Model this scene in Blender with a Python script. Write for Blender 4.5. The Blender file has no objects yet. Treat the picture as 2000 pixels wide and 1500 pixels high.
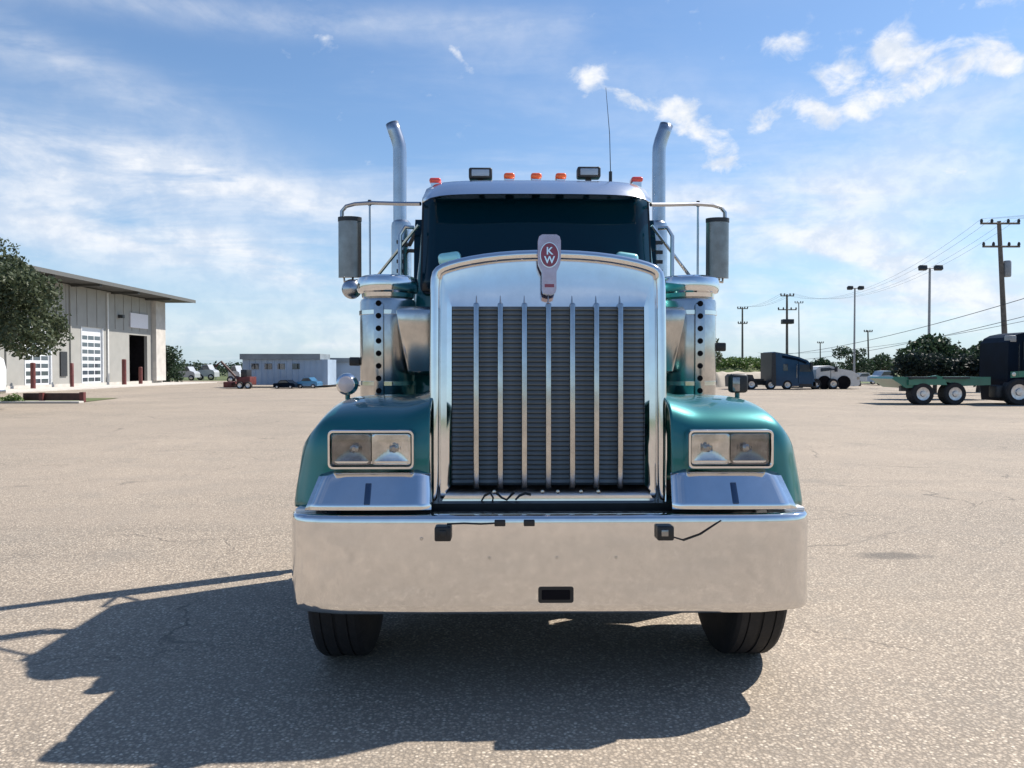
import bpy, bmesh, math, random
import numpy as np
from mathutils import Vector, Matrix, noise as mnoise
R = math.radians
random.seed(7)
scene = bpy.context.scene
C = scene.collection

# ------------------------------------------------------------------ camera
CAM_H = 1.6
TH = math.atan(32/1500)
cam = bpy.data.cameras.new('camera')
cam.sensor_width = 36; cam.lens = 27; cam.clip_start = 0.05; cam.clip_end = 6000
camo = bpy.data.objects.new('camera', cam); C.objects.link(camo)
camo.location = (0, 0, CAM_H); camo.rotation_euler = (math.pi/2 - TH, 0, 0)
scene.camera = camo

def P(px, py, D):
    """the point at depth D (metres along Y) seen at photo pixel px, py"""
    a = (px-1000)/1500; b = (750-py)/1500
    y = math.cos(TH) + b*math.sin(TH); z = -math.sin(TH) + b*math.cos(TH)
    k = D/y
    return Vector((a*k, D, CAM_H + z*k))

# ------------------------------------------------------------------ sun and sky
SUN_EL = R(50); SUN_AZ = math.atan2(0.869, 0.495)      # azimuth from +Y towards +X
sun = bpy.data.lights.new('sun', 'SUN'); sun.energy = 4.8; sun.angle = R(0.55); sun.color = (1.0, 0.935, 0.845)
suno = bpy.data.objects.new('sun', sun); C.objects.link(suno)
sd = Vector((math.sin(SUN_AZ)*math.cos(SUN_EL), math.cos(SUN_AZ)*math.cos(SUN_EL), math.sin(SUN_EL)))
suno.rotation_euler = sd.to_track_quat('Z', 'Y').to_euler()
suno.location = sd*50

scene.view_settings.view_transform = 'Standard'; scene.view_settings.look = 'None'
scene.view_settings.exposure = 0.60; scene.view_settings.gamma = 1
scene.view_settings.use_curve_mapping = False

w = bpy.data.worlds.new('World'); scene.world = w; w.use_nodes = True
nt = w.node_tree; nt.nodes.clear(); N = nt.nodes; LK = nt.links
def nd(t, **kw):
    n = N.new(t)
    for k, v in kw.items(): setattr(n, k, v)
    return n
def con(a, b):
    if isinstance(a, (int, float)): b.default_value = a
    else: LK.new(a, b)
def mth(op, a, b=0.0, c=None, clamp=False):
    n = nd('ShaderNodeMath', operation=op); n.use_clamp = clamp
    con(a, n.inputs[0]); con(b, n.inputs[1])
    if c is not None: con(c, n.inputs[2])
    return n.outputs[0]
sky = nd('ShaderNodeTexSky', sky_type='NISHITA'); sky.sun_disc = False
sky.sun_elevation = SUN_EL; sky.sun_rotation = SUN_AZ
sky.altitude = 200; sky.air_density = 1.0; sky.dust_density = 0.6; sky.ozone_density = 1.6
tc = nd('ShaderNodeTexCoord'); sep = nd('ShaderNodeSeparateXYZ'); LK.new(tc.outputs['Generated'], sep.inputs[0])
X, Y, Z = sep.outputs
AZ = mth('ARCTAN2', X, Y)
EL = mth('ARCTAN2', Z, mth('SQRT', mth('ADD', mth('MULTIPLY', X, X), mth('MULTIPLY', Y, Y))))
zz = mth('MAXIMUM', mth('ADD', Z, 0.10), 0.03)
comb = nd('ShaderNodeCombineXYZ'); con(mth('DIVIDE', X, zz), comb.inputs[0]); con(mth('DIVIDE', Y, zz), comb.inputs[1])
cae = nd('ShaderNodeCombineXYZ'); con(AZ, cae.inputs[0]); con(EL, cae.inputs[1])
def noise_w(vec, scale, detail, rough, dist=0.0, sc=(1,1,1), rot=0, off=(0,0,0)):
    m = nd('ShaderNodeMapping'); LK.new(vec, m.inputs[0]); m.inputs['Scale'].default_value = sc
    m.inputs['Rotation'].default_value = (0,0,rot); m.inputs['Location'].default_value = off
    n = nd('ShaderNodeTexNoise'); LK.new(m.outputs[0], n.inputs['Vector'])
    n.inputs['Scale'].default_value = scale; n.inputs['Detail'].default_value = detail
    n.inputs['Roughness'].default_value = rough; n.inputs['Distortion'].default_value = dist
    return n.outputs['Fac']
def ramp(v, lo, hi):
    n = nd('ShaderNodeMapRange', interpolation_type='SMOOTHSTEP'); con(v, n.inputs[0])
    n.inputs[1].default_value = lo; n.inputs[2].default_value = hi
    return n.outputs[0]
def blob(px, py, rx, ry, rot, s):
    az = math.atan((px-1000)/1500); el = math.atan((718-py)/1500*math.cos(az))
    ca, sa = math.cos(R(rot)), math.sin(R(rot))
    da = mth('SUBTRACT', AZ, az); de = mth('SUBTRACT', EL, el)
    u = mth('ADD', mth('MULTIPLY', da, ca*1500/rx), mth('MULTIPLY', de, sa*1500/rx))
    v = mth('ADD', mth('MULTIPLY', da, -sa*1500/ry), mth('MULTIPLY', de, ca*1500/ry))
    r2 = mth('ADD', mth('MULTIPLY', u, u), mth('MULTIPLY', v, v))
    return mth('MULTIPLY', mth('POWER', 2.718, mth('MULTIPLY', r2, -1.0)), s)
def total(lst):
    o = None
    for b in lst:
        v = blob(*b); o = v if o is None else mth('ADD', o, v)
    return o
# cumulus puffs seen in the photograph
puffs = total([(1150,158,42,30,-25,1.15),(1222,188,34,20,-20,.8),(1315,215,56,34,-12,1.1),(1350,245,40,24,-20,.5),(1395,285,70,24,-30,.75),(1400,325,60,26,0,.75),
  (1552,92,54,28,-8,1.0),(1560,208,52,18,-8,.95),(1605,238,44,22,-30,.9),(1695,222,62,26,5,1.0),(1650,150,54,26,25,.95),(1705,185,44,28,20,.8),(1735,85,44,30,10,1.0),(1780,120,54,34,-40,1.0),
  (1885,108,44,28,-25,.95),(1970,125,42,26,-25,.95),(1600,150,40,14,20,.3),(1955,75,60,18,15,.5),(1850,160,50,22,0,.5),(1480,235,50,24,-30,.8),(1835,325,56,34,-20,1.0),
  (1810,265,30,14,0,.5),(888,105,42,12,-40,.75),(630,77,34,10,5,.6),(890,162,22,14,0,.35),(1950,5,60,14,0,.7),(1960,320,40,14,0,.4),
  (600,548,60,24,-10,.85),(540,625,60,10,-8,.4),(1930,410,60,20,10,.4)])
# cirrus bands and veils
veil = total([(200,320,420,56,-6,.85),(420,350,160,26,-12,.4),(120,130,260,40,-14,.45),(240,455,330,64,-6,.85),(560,525,130,30,-14,.7),
  (500,40,600,26,2,.4),(1560,380,420,60,4,.6),(1450,500,420,80,0,.5),(1650,500,120,14,-22,.6),(1780,540,200,50,-25,.6),(1900,200,200,40,0,.35),
  (1500,620,700,90,0,.4),(450,650,600,60,0,.35),(1100,120,260,60,-10,.15),(1760,600,240,40,0,.35)])
hole = blob(1640,520,110,22,-14,.55)
n1 = noise_w(cae.outputs[0], 24, 7, 0.60, 0.3, (1,1.4,1))
n2 = noise_w(comb.outputs[0], 0.75, 7, 0.62, 0.6, (0.55,1.5,1), R(-25))
n3 = noise_w(cae.outputs[0], 5.5, 6, 0.6, 0.5, (0.7,2.4,1), R(8))
pd = ramp(mth('ADD', puffs, mth('MULTIPLY', mth('SUBTRACT', n1, 0.5), 3.0)), 0.34, 1.45)
gen = mth('MULTIPLY', ramp(n2, 0.45, 0.80), 0.34)
vd = mth('MULTIPLY', mth('SUBTRACT', veil, hole), ramp(n3, 0.26, 0.64))
vd = mth('ADD', vd, gen, clamp=True)
vd = mth('MULTIPLY', vd, 1.3, clamp=True)
dens = mth('MAXIMUM', mth('MULTIPLY', pd, 1.0), mth('MULTIPLY', vd, 0.88))
# horizon haze whitening
hz = mth('MULTIPLY', mth('POWER', 2.718, mth('MULTIPLY', mth('ABSOLUTE', EL), -6.5)), 0.62)
mixh = nd('ShaderNodeMixRGB'); con(hz, mixh.inputs[0]); 
tint = nd('ShaderNodeMixRGB', blend_type='MULTIPLY'); tint.inputs[0].default_value = 1
LK.new(sky.outputs[0], tint.inputs[1]); tint.inputs[2].default_value = (0.70, 0.86, 1.0, 1)
LK.new(tint.outputs[0], mixh.inputs[1]); mixh.inputs[2].default_value = (3.3, 4.5, 5.7, 1)
n4 = noise_w(cae.outputs[0], 26, 5, 0.6, 0.2, (1,1.4,1), 0, (0.02,-0.02,0))
ccol = nd('ShaderNodeMixRGB'); con(ramp(n4, 0.35, 0.65), ccol.inputs[0])
ccol.inputs[1].default_value = (4.9, 5.4, 6.2, 1); ccol.inputs[2].default_value = (6.6, 6.7, 6.9, 1)
mixc = nd('ShaderNodeMixRGB'); con(dens, mixc.inputs[0]); LK.new(mixh.outputs[0], mixc.inputs[1]); LK.new(ccol.outputs[0], mixc.inputs[2])
bg = nd('ShaderNodeBackground'); LK.new(mixc.outputs[0], bg.inputs[0]); bg.inputs[1].default_value = 0.1
wo = nd('ShaderNodeOutputWorld'); LK.new(bg.outputs[0], wo.inputs[0])

# ------------------------------------------------------------------ materials
M = {}
def mat(name, col, rough=.6, metal=0, coat=0, var=0, vscale=8, bump=0, bscale=60, emit=0, spec=.5, detail=5, col2=None):
    m = bpy.data.materials.new(name); m.use_nodes = True
    t = m.node_tree; b = t.nodes['Principled BSDF']
    b.inputs['Base Color'].default_value = (*col, 1); b.inputs['Roughness'].default_value = rough
    b.inputs['Metallic'].default_value = metal; b.inputs['Coat Weight'].default_value = coat
    b.inputs['Coat Roughness'].default_value = .04; b.inputs['Specular IOR Level'].default_value = spec
    tcn = t.nodes.new('ShaderNodeTexCoord')
    if var or col2:
        n = t.nodes.new('ShaderNodeTexNoise'); n.inputs['Scale'].default_value = vscale; n.inputs['Detail'].default_value = detail
        t.links.new(tcn.outputs['Object'], n.inputs['Vector'])
        r = t.nodes.new('ShaderNodeMapRange'); t.links.new(n.outputs['Fac'], r.inputs[0])
        r.inputs[1].default_value = .3; r.inputs[2].default_value = .7
        x = t.nodes.new('ShaderNodeMixRGB'); t.links.new(r.outputs[0], x.inputs[0])
        c2 = col2 if col2 else tuple(c*(1+var) for c in col)
        c1 = col if col2 else tuple(c*(1-var) for c in col)
        x.inputs[1].default_value = (*c1, 1); x.inputs[2].default_value = (*c2, 1)
        t.links.new(x.outputs[0], b.inputs['Base Color'])
    if bump:
        n = t.nodes.new('ShaderNodeTexNoise'); n.inputs['Scale'].default_value = bscale; n.inputs['Detail'].default_value = 4
        t.links.new(tcn.outputs['Object'], n.inputs['Vector'])
        bp = t.nodes.new('ShaderNodeBump'); bp.inputs['Strength'].default_value = bump; bp.inputs['Distance'].default_value = .01
        t.links.new(n.outputs['Fac'], bp.inputs['Height']); t.links.new(bp.outputs[0], b.inputs['Normal'])
    if emit:
        b.inputs['Emission Color'].default_value = (*col, 1); b.inputs['Emission Strength'].default_value = emit
    M[name] = m
    return m

def chrome(name, col, rough, dirt_mottle, dscale, bump=0.0, bscale=3, rvar=.1):
    m = bpy.data.materials.new(name); m.use_nodes = True
    t = m.node_tree; b = t.nodes['Principled BSDF']; b.inputs['Metallic'].default_value = 1
    tcn = t.nodes.new('ShaderNodeTexCoord')
    n = t.nodes.new('ShaderNodeTexNoise'); n.inputs['Scale'].default_value = dscale; n.inputs['Detail'].default_value = 8; n.inputs['Roughness'].default_value = .65
    t.links.new(tcn.outputs['Object'], n.inputs['Vector'])
    r = t.nodes.new('ShaderNodeMapRange'); t.links.new(n.outputs['Fac'], r.inputs[0]); r.inputs[1].default_value = .35; r.inputs[2].default_value = .75
    x = t.nodes.new('ShaderNodeMixRGB'); t.links.new(r.outputs[0], x.inputs[0])
    x.inputs[1].default_value = (*col, 1); x.inputs[2].default_value = (*[c*(1-dirt_mottle) for c in col], 1)
    t.links.new(x.outputs[0], b.inputs['Base Color'])
    r2 = t.nodes.new('ShaderNodeMapRange'); t.links.new(n.outputs['Fac'], r2.inputs[0]); r2.inputs[1].default_value = .3; r2.inputs[2].default_value = .8
    r2.inputs[3].default_value = rough; r2.inputs[4].default_value = rough+rvar
    t.links.new(r2.outputs[0], b.inputs['Roughness'])
    if bump:
        n2 = t.nodes.new('ShaderNodeTexNoise'); n2.inputs['Scale'].default_value = bscale; n2.inputs['Detail'].default_value = 1
        t.links.new(tcn.outputs['Object'], n2.inputs['Vector'])
        bp = t.nodes.new('ShaderNodeBump'); bp.inputs['Strength'].default_value = bump; bp.inputs['Distance'].default_value = .02
        t.links.new(n2.outputs['Fac'], bp.inputs['Height']); t.links.new(bp.outputs[0], b.inputs['Normal'])
    M[name] = m
chrome('chrome', (.80,.80,.81), .05, .12, 7)
chrome('bumper_chrome', (.78,.77,.765), .035, .13, 16, .05, 2.5, .10)  # colour mottling also imitates the blurred gravel reflection
chrome('dull_chrome', (.62,.61,.60), .16, .3, 10)
chrome('stack_metal', (.50,.52,.56), .22, .25, 8)
mat('teal_paint', (.003,.14,.145), .42, .6, 1.0, .10, 3)
chrome('mirror_shell', (.30,.285,.27), .28, .35, 9)
chrome('badge_metal', (.50,.40,.47), .22, .2, 20)
mat('dark_plastic', (.012,.013,.015), .45, var=.3, vscale=20)
mat('rubber', (.014,.014,.016), .75, var=.35, vscale=9, bump=.3, bscale=40)
mat('frame_steel', (.02,.021,.023), .6, var=.4, vscale=6)
mat('louver_grey', (.15,.175,.19), .5, .3, var=.2, vscale=12)
mat('glass_dark', (.0008,.022,.040), .04, spec=.3)
mat('lamp_reflector', (.62,.61,.60), .14, 1, var=.25, vscale=14)
mat('lens', (.30,.29,.28), .06, .6, 1, var=.35, vscale=22)
mat('amber', (.85,.12,.01), .25, coat=1, var=.15, vscale=40)
mat('red_lens', (.75,.07,.05), .25, coat=1)
mat('badge_red', (.22,.015,.045), .3, .3, coat=1, var=.2)
mat('white_paint', (.78,.78,.78), .35, coat=.6, var=.04)
mat('off_white', (.62,.62,.60), .5, var=.08, vscale=3)
mat('wall_metal', (.31,.305,.285), .65, var=.06, vscale=1.2, bump=.1, bscale=20)
mat('fascia', (.12,.12,.115), .5, var=.1)
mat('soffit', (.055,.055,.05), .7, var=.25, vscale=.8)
mat('concrete', (.50,.47,.43), .85, var=.12, vscale=1.5, bump=.2, bscale=25)
mat('door_white', (.66,.68,.70), .45, var=.06)
mat('window_glass', (.055,.07,.085), .06, 0, .8)
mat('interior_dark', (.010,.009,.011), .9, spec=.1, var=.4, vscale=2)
mat('red_steel', (.12,.028,.025), .55, var=.25, vscale=5)
mat('brown_steel', (.06,.022,.018), .6, var=.4, vscale=4)
mat('trailer_grey', (.33,.42,.53), .5, var=.1, vscale=.8)
mat('trailer_roof', (.20,.23,.25), .6, var=.2, vscale=1)
mat('blue_paint', (.018,.062,.125), .4, .1, .25, spec=.2, var=.15, vscale=1)
mat('car_blue', (.05,.22,.42), .35, .3, 1)
mat('green_paint', (.02,.16,.11), .4, .1, .6, var=.2, vscale=1.5)
mat('navy_paint', (.0015,.007,.018), .5, 0, 0, spec=.07, var=.3, vscale=1)
mat('alu_wheel', (.55,.55,.57), .3, .9, var=.2)
mat('wood_pole', (.13,.115,.10), .85, var=.25, vscale=4, bump=.4, bscale=20)
mat('pole_metal', (.30,.31,.32), .55, .3, var=.1)
mat('dark_metal', (.035,.038,.042), .5, .3, var=.2)
mat('wire', (.06,.06,.065), .6)
mat('bark', (.09,.07,.055), .9, var=.3, vscale=6, bump=.5, bscale=20)
mat('grass', (.06,.11,.025), .9, var=.35, vscale=.6, col2=(.13,.13,.05))
mat('sand_bank', (.42,.37,.30), .9, var=.15, vscale=.8, bump=.3, bscale=8)
mat('car_pale', (.40,.42,.44), .35, coat=.6)
mat('sign_white', (.72,.70,.74), .5, var=.05)

def leafmat(name, a, b):
    m = bpy.data.materials.new(name); m.use_nodes = True; t = m.node_tree; bs = t.nodes['Principled BSDF']
    bs.inputs['Roughness'].default_value = .55; bs.inputs['Specular IOR Level'].default_value = .3
    g = t.nodes.new('ShaderNodeNewGeometry'); r = t.nodes.new('ShaderNodeMixRGB')
    t.links.new(g.outputs['Random Per Island'], r.inputs[0]); r.inputs[1].default_value = (*a,1); r.inputs[2].default_value = (*b,1)
    tr = t.nodes.new('ShaderNodeBsdfTranslucent'); t.links.new(r.outputs[0], tr.inputs[0]); t.links.new(r.outputs[0], bs.inputs['Base Color'])
    mx = t.nodes.new('ShaderNodeMixShader'); mx.inputs[0].default_value = .28
    t.links.new(bs.outputs[0], mx.inputs[1]); t.links.new(tr.outputs[0], mx.inputs[2])
    t.links.new(mx.outputs[0], t.nodes['Material Output'].inputs[0]); M[name] = m
leafmat('leaf_olive', (.040,.060,.028), (.105,.125,.070))
leafmat('leaf_dark', (.018,.040,.022), (.050,.085,.045))
leafmat('leaf_black', (.008,.016,.014), (.022,.036,.026))
leafmat('leaf_bright', (.06,.12,.03), (.14,.20,.06))

def ground_material():
    m = bpy.data.materials.new('asphalt'); m.use_nodes = True; t = m.node_tree; b = t.nodes['Principled BSDF']
    L = t.links.new
    def new(ty, **kw):
        n = t.nodes.new(ty)
        for k, v in kw.items(): setattr(n, k, v)
        return n
    tcn = new('ShaderNodeTexCoord'); vec = tcn.outputs['Object']
    def noise(s, d=4, r=.5, dist=0, v=vec):
        n = new('ShaderNodeTexNoise'); L(v, n.inputs['Vector']); n.inputs['Scale'].default_value = s; n.inputs['Detail'].default_value = d
        n.inputs['Roughness'].default_value = r; n.inputs['Distortion'].default_value = dist; return n.outputs['Fac']
    def mr(v, a, c, lo=0, hi=1):
        n = new('ShaderNodeMapRange'); L(v, n.inputs[0]); n.inputs[1].default_value = a; n.inputs[2].default_value = c
        n.inputs[3].default_value = lo; n.inputs[4].default_value = hi; return n.outputs[0]
    def mix(f, a, c, mode='MIX'):
        n = new('ShaderNodeMixRGB', blend_type=mode)
        for s, i in ((f,0),(a,1),(c,2)):
            if isinstance(s, (int, float)): n.inputs[i].default_value = s
            elif isinstance(s, tuple): n.inputs[i].default_value = (*s, 1)
            else: L(s, n.inputs[i])
        return n.outputs[0]
    def ma(op, a, c=0.0):
        n = new('ShaderNodeMath', operation=op)
        for s, i in ((a,0),(c,1)):
            if isinstance(s, (int, float)): n.inputs[i].default_value = s
            else: L(s, n.inputs[i])
        return n.outputs[0]
    vo = new('ShaderNodeTexVoronoi'); L(vec, vo.inputs['Vector']); vo.inputs['Scale'].default_value = 62
    sc = new('ShaderNodeSeparateColor'); L(vo.outputs['Color'], sc.inputs[0])
    stone = mix(mr(sc.outputs[0], 0, 1), (.235,.20,.165), (.47,.41,.34))
    stone = mix(mr(sc.outputs[1], .80, .95), stone, (.66,.60,.51))
    stone = mix(mr(sc.outputs[2], .82, .95), stone, (.15,.14,.13))
    crev = mr(vo.outputs['Distance'], .30, .62)
    fine = noise(150, 3, .6)
    base = mix(crev, stone, (.12,.108,.095))
    base = mix(mr(fine, .35, .7, 0, .35), base, (.53,.455,.37))
    big = noise(.22, 5, .6)
    base = mix(mr(big, .35, .7, 0, .28), base, (.52,.43,.345))
    med = noise(1.3, 5, .6, .3)
    base = mix(mr(med, .5, .75, 0, .42), base, (.21,.195,.175))
    # tyre-polished and dusty long bands
    mp = new('ShaderNodeMapping'); L(vec, mp.inputs[0]); mp.inputs['Scale'].default_value = (.05,.5,1); mp.inputs['Rotation'].default_value = (0,0,R(6))
    bands = noise(1.0, 5, .6, .4, mp.outputs[0])
    base = mix(mr(bands, .50, .68, 0, .5), base, (.29,.25,.21))
    # hairline cracks
    wv = new('ShaderNodeTexNoise'); L(vec, wv.inputs['Vector']); wv.inputs['Scale'].default_value = 1.6; wv.inputs['Detail'].default_value = 5
    wa = new('ShaderNodeVectorMath', operation='MULTIPLY_ADD'); L(wv.outputs['Color'], wa.inputs[0]); wa.inputs[1].default_value = (.9,.9,0); L(vec, wa.inputs[2])
    cr = new('ShaderNodeTexVoronoi', feature='DISTANCE_TO_EDGE'); L(wa.outputs[0], cr.inputs['Vector']); cr.inputs['Scale'].default_value = .33
    crack = ma('MULTIPLY', mr(cr.outputs['Distance'], .0015, .0045, 1, 0), mr(noise(.5, 2), .45, .62))
    base = mix(ma('MULTIPLY', crack, .55), base, (.07,.065,.06))
    # an oil stain right of the truck
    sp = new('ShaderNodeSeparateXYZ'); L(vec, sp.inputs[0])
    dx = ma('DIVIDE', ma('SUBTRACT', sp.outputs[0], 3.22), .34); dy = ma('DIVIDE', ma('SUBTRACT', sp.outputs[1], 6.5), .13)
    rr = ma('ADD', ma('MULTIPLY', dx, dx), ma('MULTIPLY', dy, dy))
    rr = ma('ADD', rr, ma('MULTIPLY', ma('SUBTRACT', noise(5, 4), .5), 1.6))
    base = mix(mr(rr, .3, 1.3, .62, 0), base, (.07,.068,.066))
    st = noise(.8, 3, .5, 0, vec)
    base = mix(mr(st, .70, .76, 0, .45), base, (.12,.11,.10))
    dv = new('ShaderNodeTexVoronoi'); L(vec, dv.inputs['Vector']); dv.inputs['Scale'].default_value = 1.1
    dsc = new('ShaderNodeSeparateColor'); L(dv.outputs['Color'], dsc.inputs[0])
    drip = ma('MULTIPLY', mr(ma('ADD', dv.outputs['Distance'], ma('MULTIPLY', noise(9, 3), .09)), .06, .12, 1, 0), mr(dsc.outputs[0], .72, .74))
    base = mix(ma('MULTIPLY', drip, .45), base, (.09,.085,.08))
    tm = new('ShaderNodeMapping'); L(vec, tm.inputs[0]); tm.inputs['Rotation'].default_value = (0,0,R(-72)); tm.inputs['Scale'].default_value = (.04,1.4,1)
    trk = noise(1.0, 3, .5, .15, tm.outputs[0])
    base = mix(mr(trk, .58, .66, 0, .16), base, (.16,.145,.13))
    base = mix(1.0, base, (1.055,1.02,.965), 'MULTIPLY')
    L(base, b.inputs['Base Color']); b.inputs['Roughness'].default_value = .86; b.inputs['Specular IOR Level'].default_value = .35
    h = ma('ADD', ma('MULTIPLY', vo.outputs['Distance'], -1.0), ma('MULTIPLY', fine, .35))
    h = ma('SUBTRACT', h, ma('MULTIPLY', crack, 1.0))
    bp = new('ShaderNodeBump'); L(h, bp.inputs['Height']); bp.inputs['Strength'].default_value = .55; bp.inputs['Distance'].default_value = .006
    L(bp.outputs[0], b.inputs['Normal']); M['asphalt'] = m
ground_material()

# ------------------------------------------------------------------ helpers
class MB:
    def __init__(s): s.v = []; s.f = []
    def add(s, v, f):
        o = len(s.v); s.v += [tuple(p) for p in v]; s.f += [tuple(i+o for i in q) for q in f]; return s
    def box(s, c, size, bevel=0, rot=None, seg=2):
        bm = bmesh.new(); bmesh.ops.create_cube(bm, size=1)
        for v in bm.verts: v.co = Vector((v.co.x*size[0], v.co.y*size[1], v.co.z*size[2]))
        if bevel: bmesh.ops.bevel(bm, geom=list(bm.edges), offset=bevel, segments=seg, profile=.5, affect='EDGES')
        if rot: bmesh.ops.rotate(bm, verts=bm.verts, cent=(0,0,0), matrix=rot)
        bm.verts.index_update()
        s.add([v.co+Vector(c) for v in bm.verts], [[v.index for v in f.verts] for f in bm.faces]); bm.free(); return s
    def b2(s, lo, hi, bevel=0):
        lo = Vector(lo); hi = Vector(hi)
        return s.box((lo+hi)/2, tuple(abs(a) for a in (hi-lo)), bevel)
    def prism(s, poly, axis, a, b):
        """poly: 2D points in the two other axes; extruded along axis from a to b"""
        n = len(poly)
        def mk(p, t):
            return {'x': (t,p[0],p[1]), 'y': (p[0],t,p[1]), 'z': (p[0],p[1],t)}[axis]
        v = [mk(p,a) for p in poly]+[mk(p,b) for p in poly]
        f = [list(range(n))[::-1], list(range(n,2*n))]+[[i,(i+1)%n,n+(i+1)%n,n+i] for i in range(n)]
        return s.add(v, f)
    def tube(s, pts, r, n=10, cap=True):
        pts = [Vector(p) for p in pts]; rs = r if isinstance(r, (list,tuple)) else [r]*len(pts)
        v = []; f = []; up = None
        for i, p in enumerate(pts):
            d = (pts[min(i+1,len(pts)-1)]-pts[max(i-1,0)]).normalized()
            if up is None: up = d.orthogonal().normalized()
            up = (up - d*up.dot(d)).normalized(); sd_ = d.cross(up)
            for k in range(n):
                a = 2*math.pi*k/n; v.append(p+(up*math.cos(a)+sd_*math.sin(a))*rs[i])
        for i in range(len(pts)-1):
            for k in range(n):
                f.append([i*n+k, i*n+(k+1)%n, (i+1)*n+(k+1)%n, (i+1)*n+k])
        if cap: f += [list(range(n))[::-1], list(range((len(pts)-1)*n, len(pts)*n))]
        return s.add(v, f)
    def lathe(s, prof, c, axis='z', n=32, cap=True):
        """prof: (r, h) pairs along axis"""
        v = []; f = []
        for r, h in prof:
            for k in range(n):
                a = 2*math.pi*k/n; x, y = r*math.cos(a), r*math.sin(a)
                p = {'z': (x,y,h), 'x': (h,x,y), 'y': (x,h,y)}[axis]
                v.append(Vector(p)+Vector(c))
        for i in range(len(prof)-1):
            for k in range(n): f.append([i*n+k, i*n+(k+1)%n, (i+1)*n+(k+1)%n, (i+1)*n+k])
        if cap: f += [list(range(n))[::-1], list(range((len(prof)-1)*n, len(prof)*n))]
        return s.add(v, f)
    def grid(s, rows, close=False):
        n = len(rows[0]); v = [p for r in rows for p in r]; f = []
        for i in range(len(rows)-1):
            for k in range(n if close else n-1):
                f.append([i*n+k, i*n+(k+1)%n, (i+1)*n+(k+1)%n, (i+1)*n+k])
        return s.add(v, f)
    def off(s, o):
        o = Vector(o); s.v = [tuple(Vector(p)-o) for p in s.v]; return s
    def build(s, name, m, parent=None, smooth=True, ang=35, solid=0, sub=0, label=None, kind=None):
        me = bpy.data.meshes.new(name); me.from_pydata([tuple(p) for p in s.v], [], s.f)
        bm = bmesh.new(); bm.from_mesh(me)
        if solid == 0 and s.f: bmesh.ops.recalc_face_normals(bm, faces=bm.faces)
        bm.to_mesh(me); bm.free(); me.validate()
        if smooth:
            for p in me.polygons: p.use_smooth = True
            if not sub: me.set_sharp_from_angle(angle=R(ang))
        me.materials.append(M[m] if isinstance(m, str) else m)
        o = bpy.data.objects.new(name, me); C.objects.link(o)
        if sub:
            k = o.modifiers.new('sub','SUBSURF'); k.levels = sub; k.render_levels = sub
        if solid:
            k = o.modifiers.new('solid','SOLIDIFY'); k.thickness = solid; k.offset = 0
        if parent: o.parent = parent
        if label: o['label'] = label
        if kind: o['kind'] = kind
        return o
def thing(name, label, cat, loc=(0,0,0), rotz=0, group=None):
    o = bpy.data.objects.new(name, None); C.objects.link(o); o.empty_display_size = .3
    o.location = loc; o.rotation_euler = (0,0,rotz); o['label'] = label; o['category'] = cat
    if group: o['group'] = group
    return o
def tag(o, label, cat, group=None):
    o['label'] = label; o['category'] = cat
    if group: o['group'] = group
    return o
def struct(o): o['kind'] = 'structure'; return o
def copy_tree(o, parent=None, **kw):
    c = o.copy(); C.objects.link(c); c.parent = parent
    for ch in [x for x in C.objects if x.parent == o]: copy_tree(ch, c)
    for k, v in kw.items(): c[k] = v
    return c
def rrect(cx, cz, w, h, r, n=5):
    p = []
    for (sx, sz, a0) in ((1,1,0),(-1,1,90),(-1,-1,180),(1,-1,270)):
        for i in range(n+1):
            a = R(a0+90*i/n); p.append((cx+sx*(w/2-r)+r*math.cos(a), cz+sz*(h/2-r)+r*math.sin(a)))
    return p
def mir(pts): return [(-x, y, z) for x, y, z in pts]

# ------------------------------------------------------------------ ground
def sheet(name, pts, z, m):
    b = MB(); n = len(pts); b.add([(x,y,z) for x,y in pts], [list(range(n))]); return struct(b.build(name, m, smooth=False))
sheet('ground', [(-2500,-800),(2500,-800),(2500,4000),(-2500,4000)], -.008, 'grass')
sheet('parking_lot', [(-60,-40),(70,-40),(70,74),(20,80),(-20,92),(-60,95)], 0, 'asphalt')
b = MB().b2((-37.5,44,-.05),(-31.5,82,.06)); struct(b.build('concrete_apron','concrete'))

# ------------------------------------------------------------------ the truck (local: x right, y back from the bumper, z up)
T = thing('semi_truck', 'teal conventional semi truck with tall chrome grille and wide chrome bumper facing the camera', 'truck', (.193,3.62,0), R(.90))
# bumper
half = [(0,0),(.3,0),(.6,.001),(.85,.004),(1.0,.008),(1.10,.015),(1.17,.028),(1.215,.048),(1.242,.078),(1.262,.13),(1.268,.25),(1.268,.42)]
path = [(-x,y) for x,y in half[::-1]]+half[1:]
rows = []
prof = [(.07,.432),(.02,.430),(.006,.434),(.001,.446),(0,.48),(0,.60),(0,.75),(0,.86),(.001,.883),(.006,.893),(.02,.898),(.10,.899)]
for d, z in prof:
    row = []
    for i,(x,y) in enumerate(path):
        t0 = Vector(path[max(i-1,0)]); t1 = Vector(path[min(i+1,len(path)-1)]); t = (t1-t0).normalized(); nrm = Vector((-t.y,t.x))
        zz_ = z + (.012*max(0,(abs(x)-1.0)/.23) if z < .5 else 0)
        row.append((x+nrm.x*d, y+nrm.y*d, zz_))
    rows.append(row)
bump = MB().grid(rows).build('bumper','bumper_chrome',T,solid=.006,ang=60)
MB().prism(rrect(.015,.524,.168,.078,.012),'y',-.004,.03).build('bumper_slot','dark_plastic',bump)
MB().prism(rrect(.015,.524,.135,.046,.006),'y',-.0065,.0).build('slot_insert','interior_dark',bump)
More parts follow.
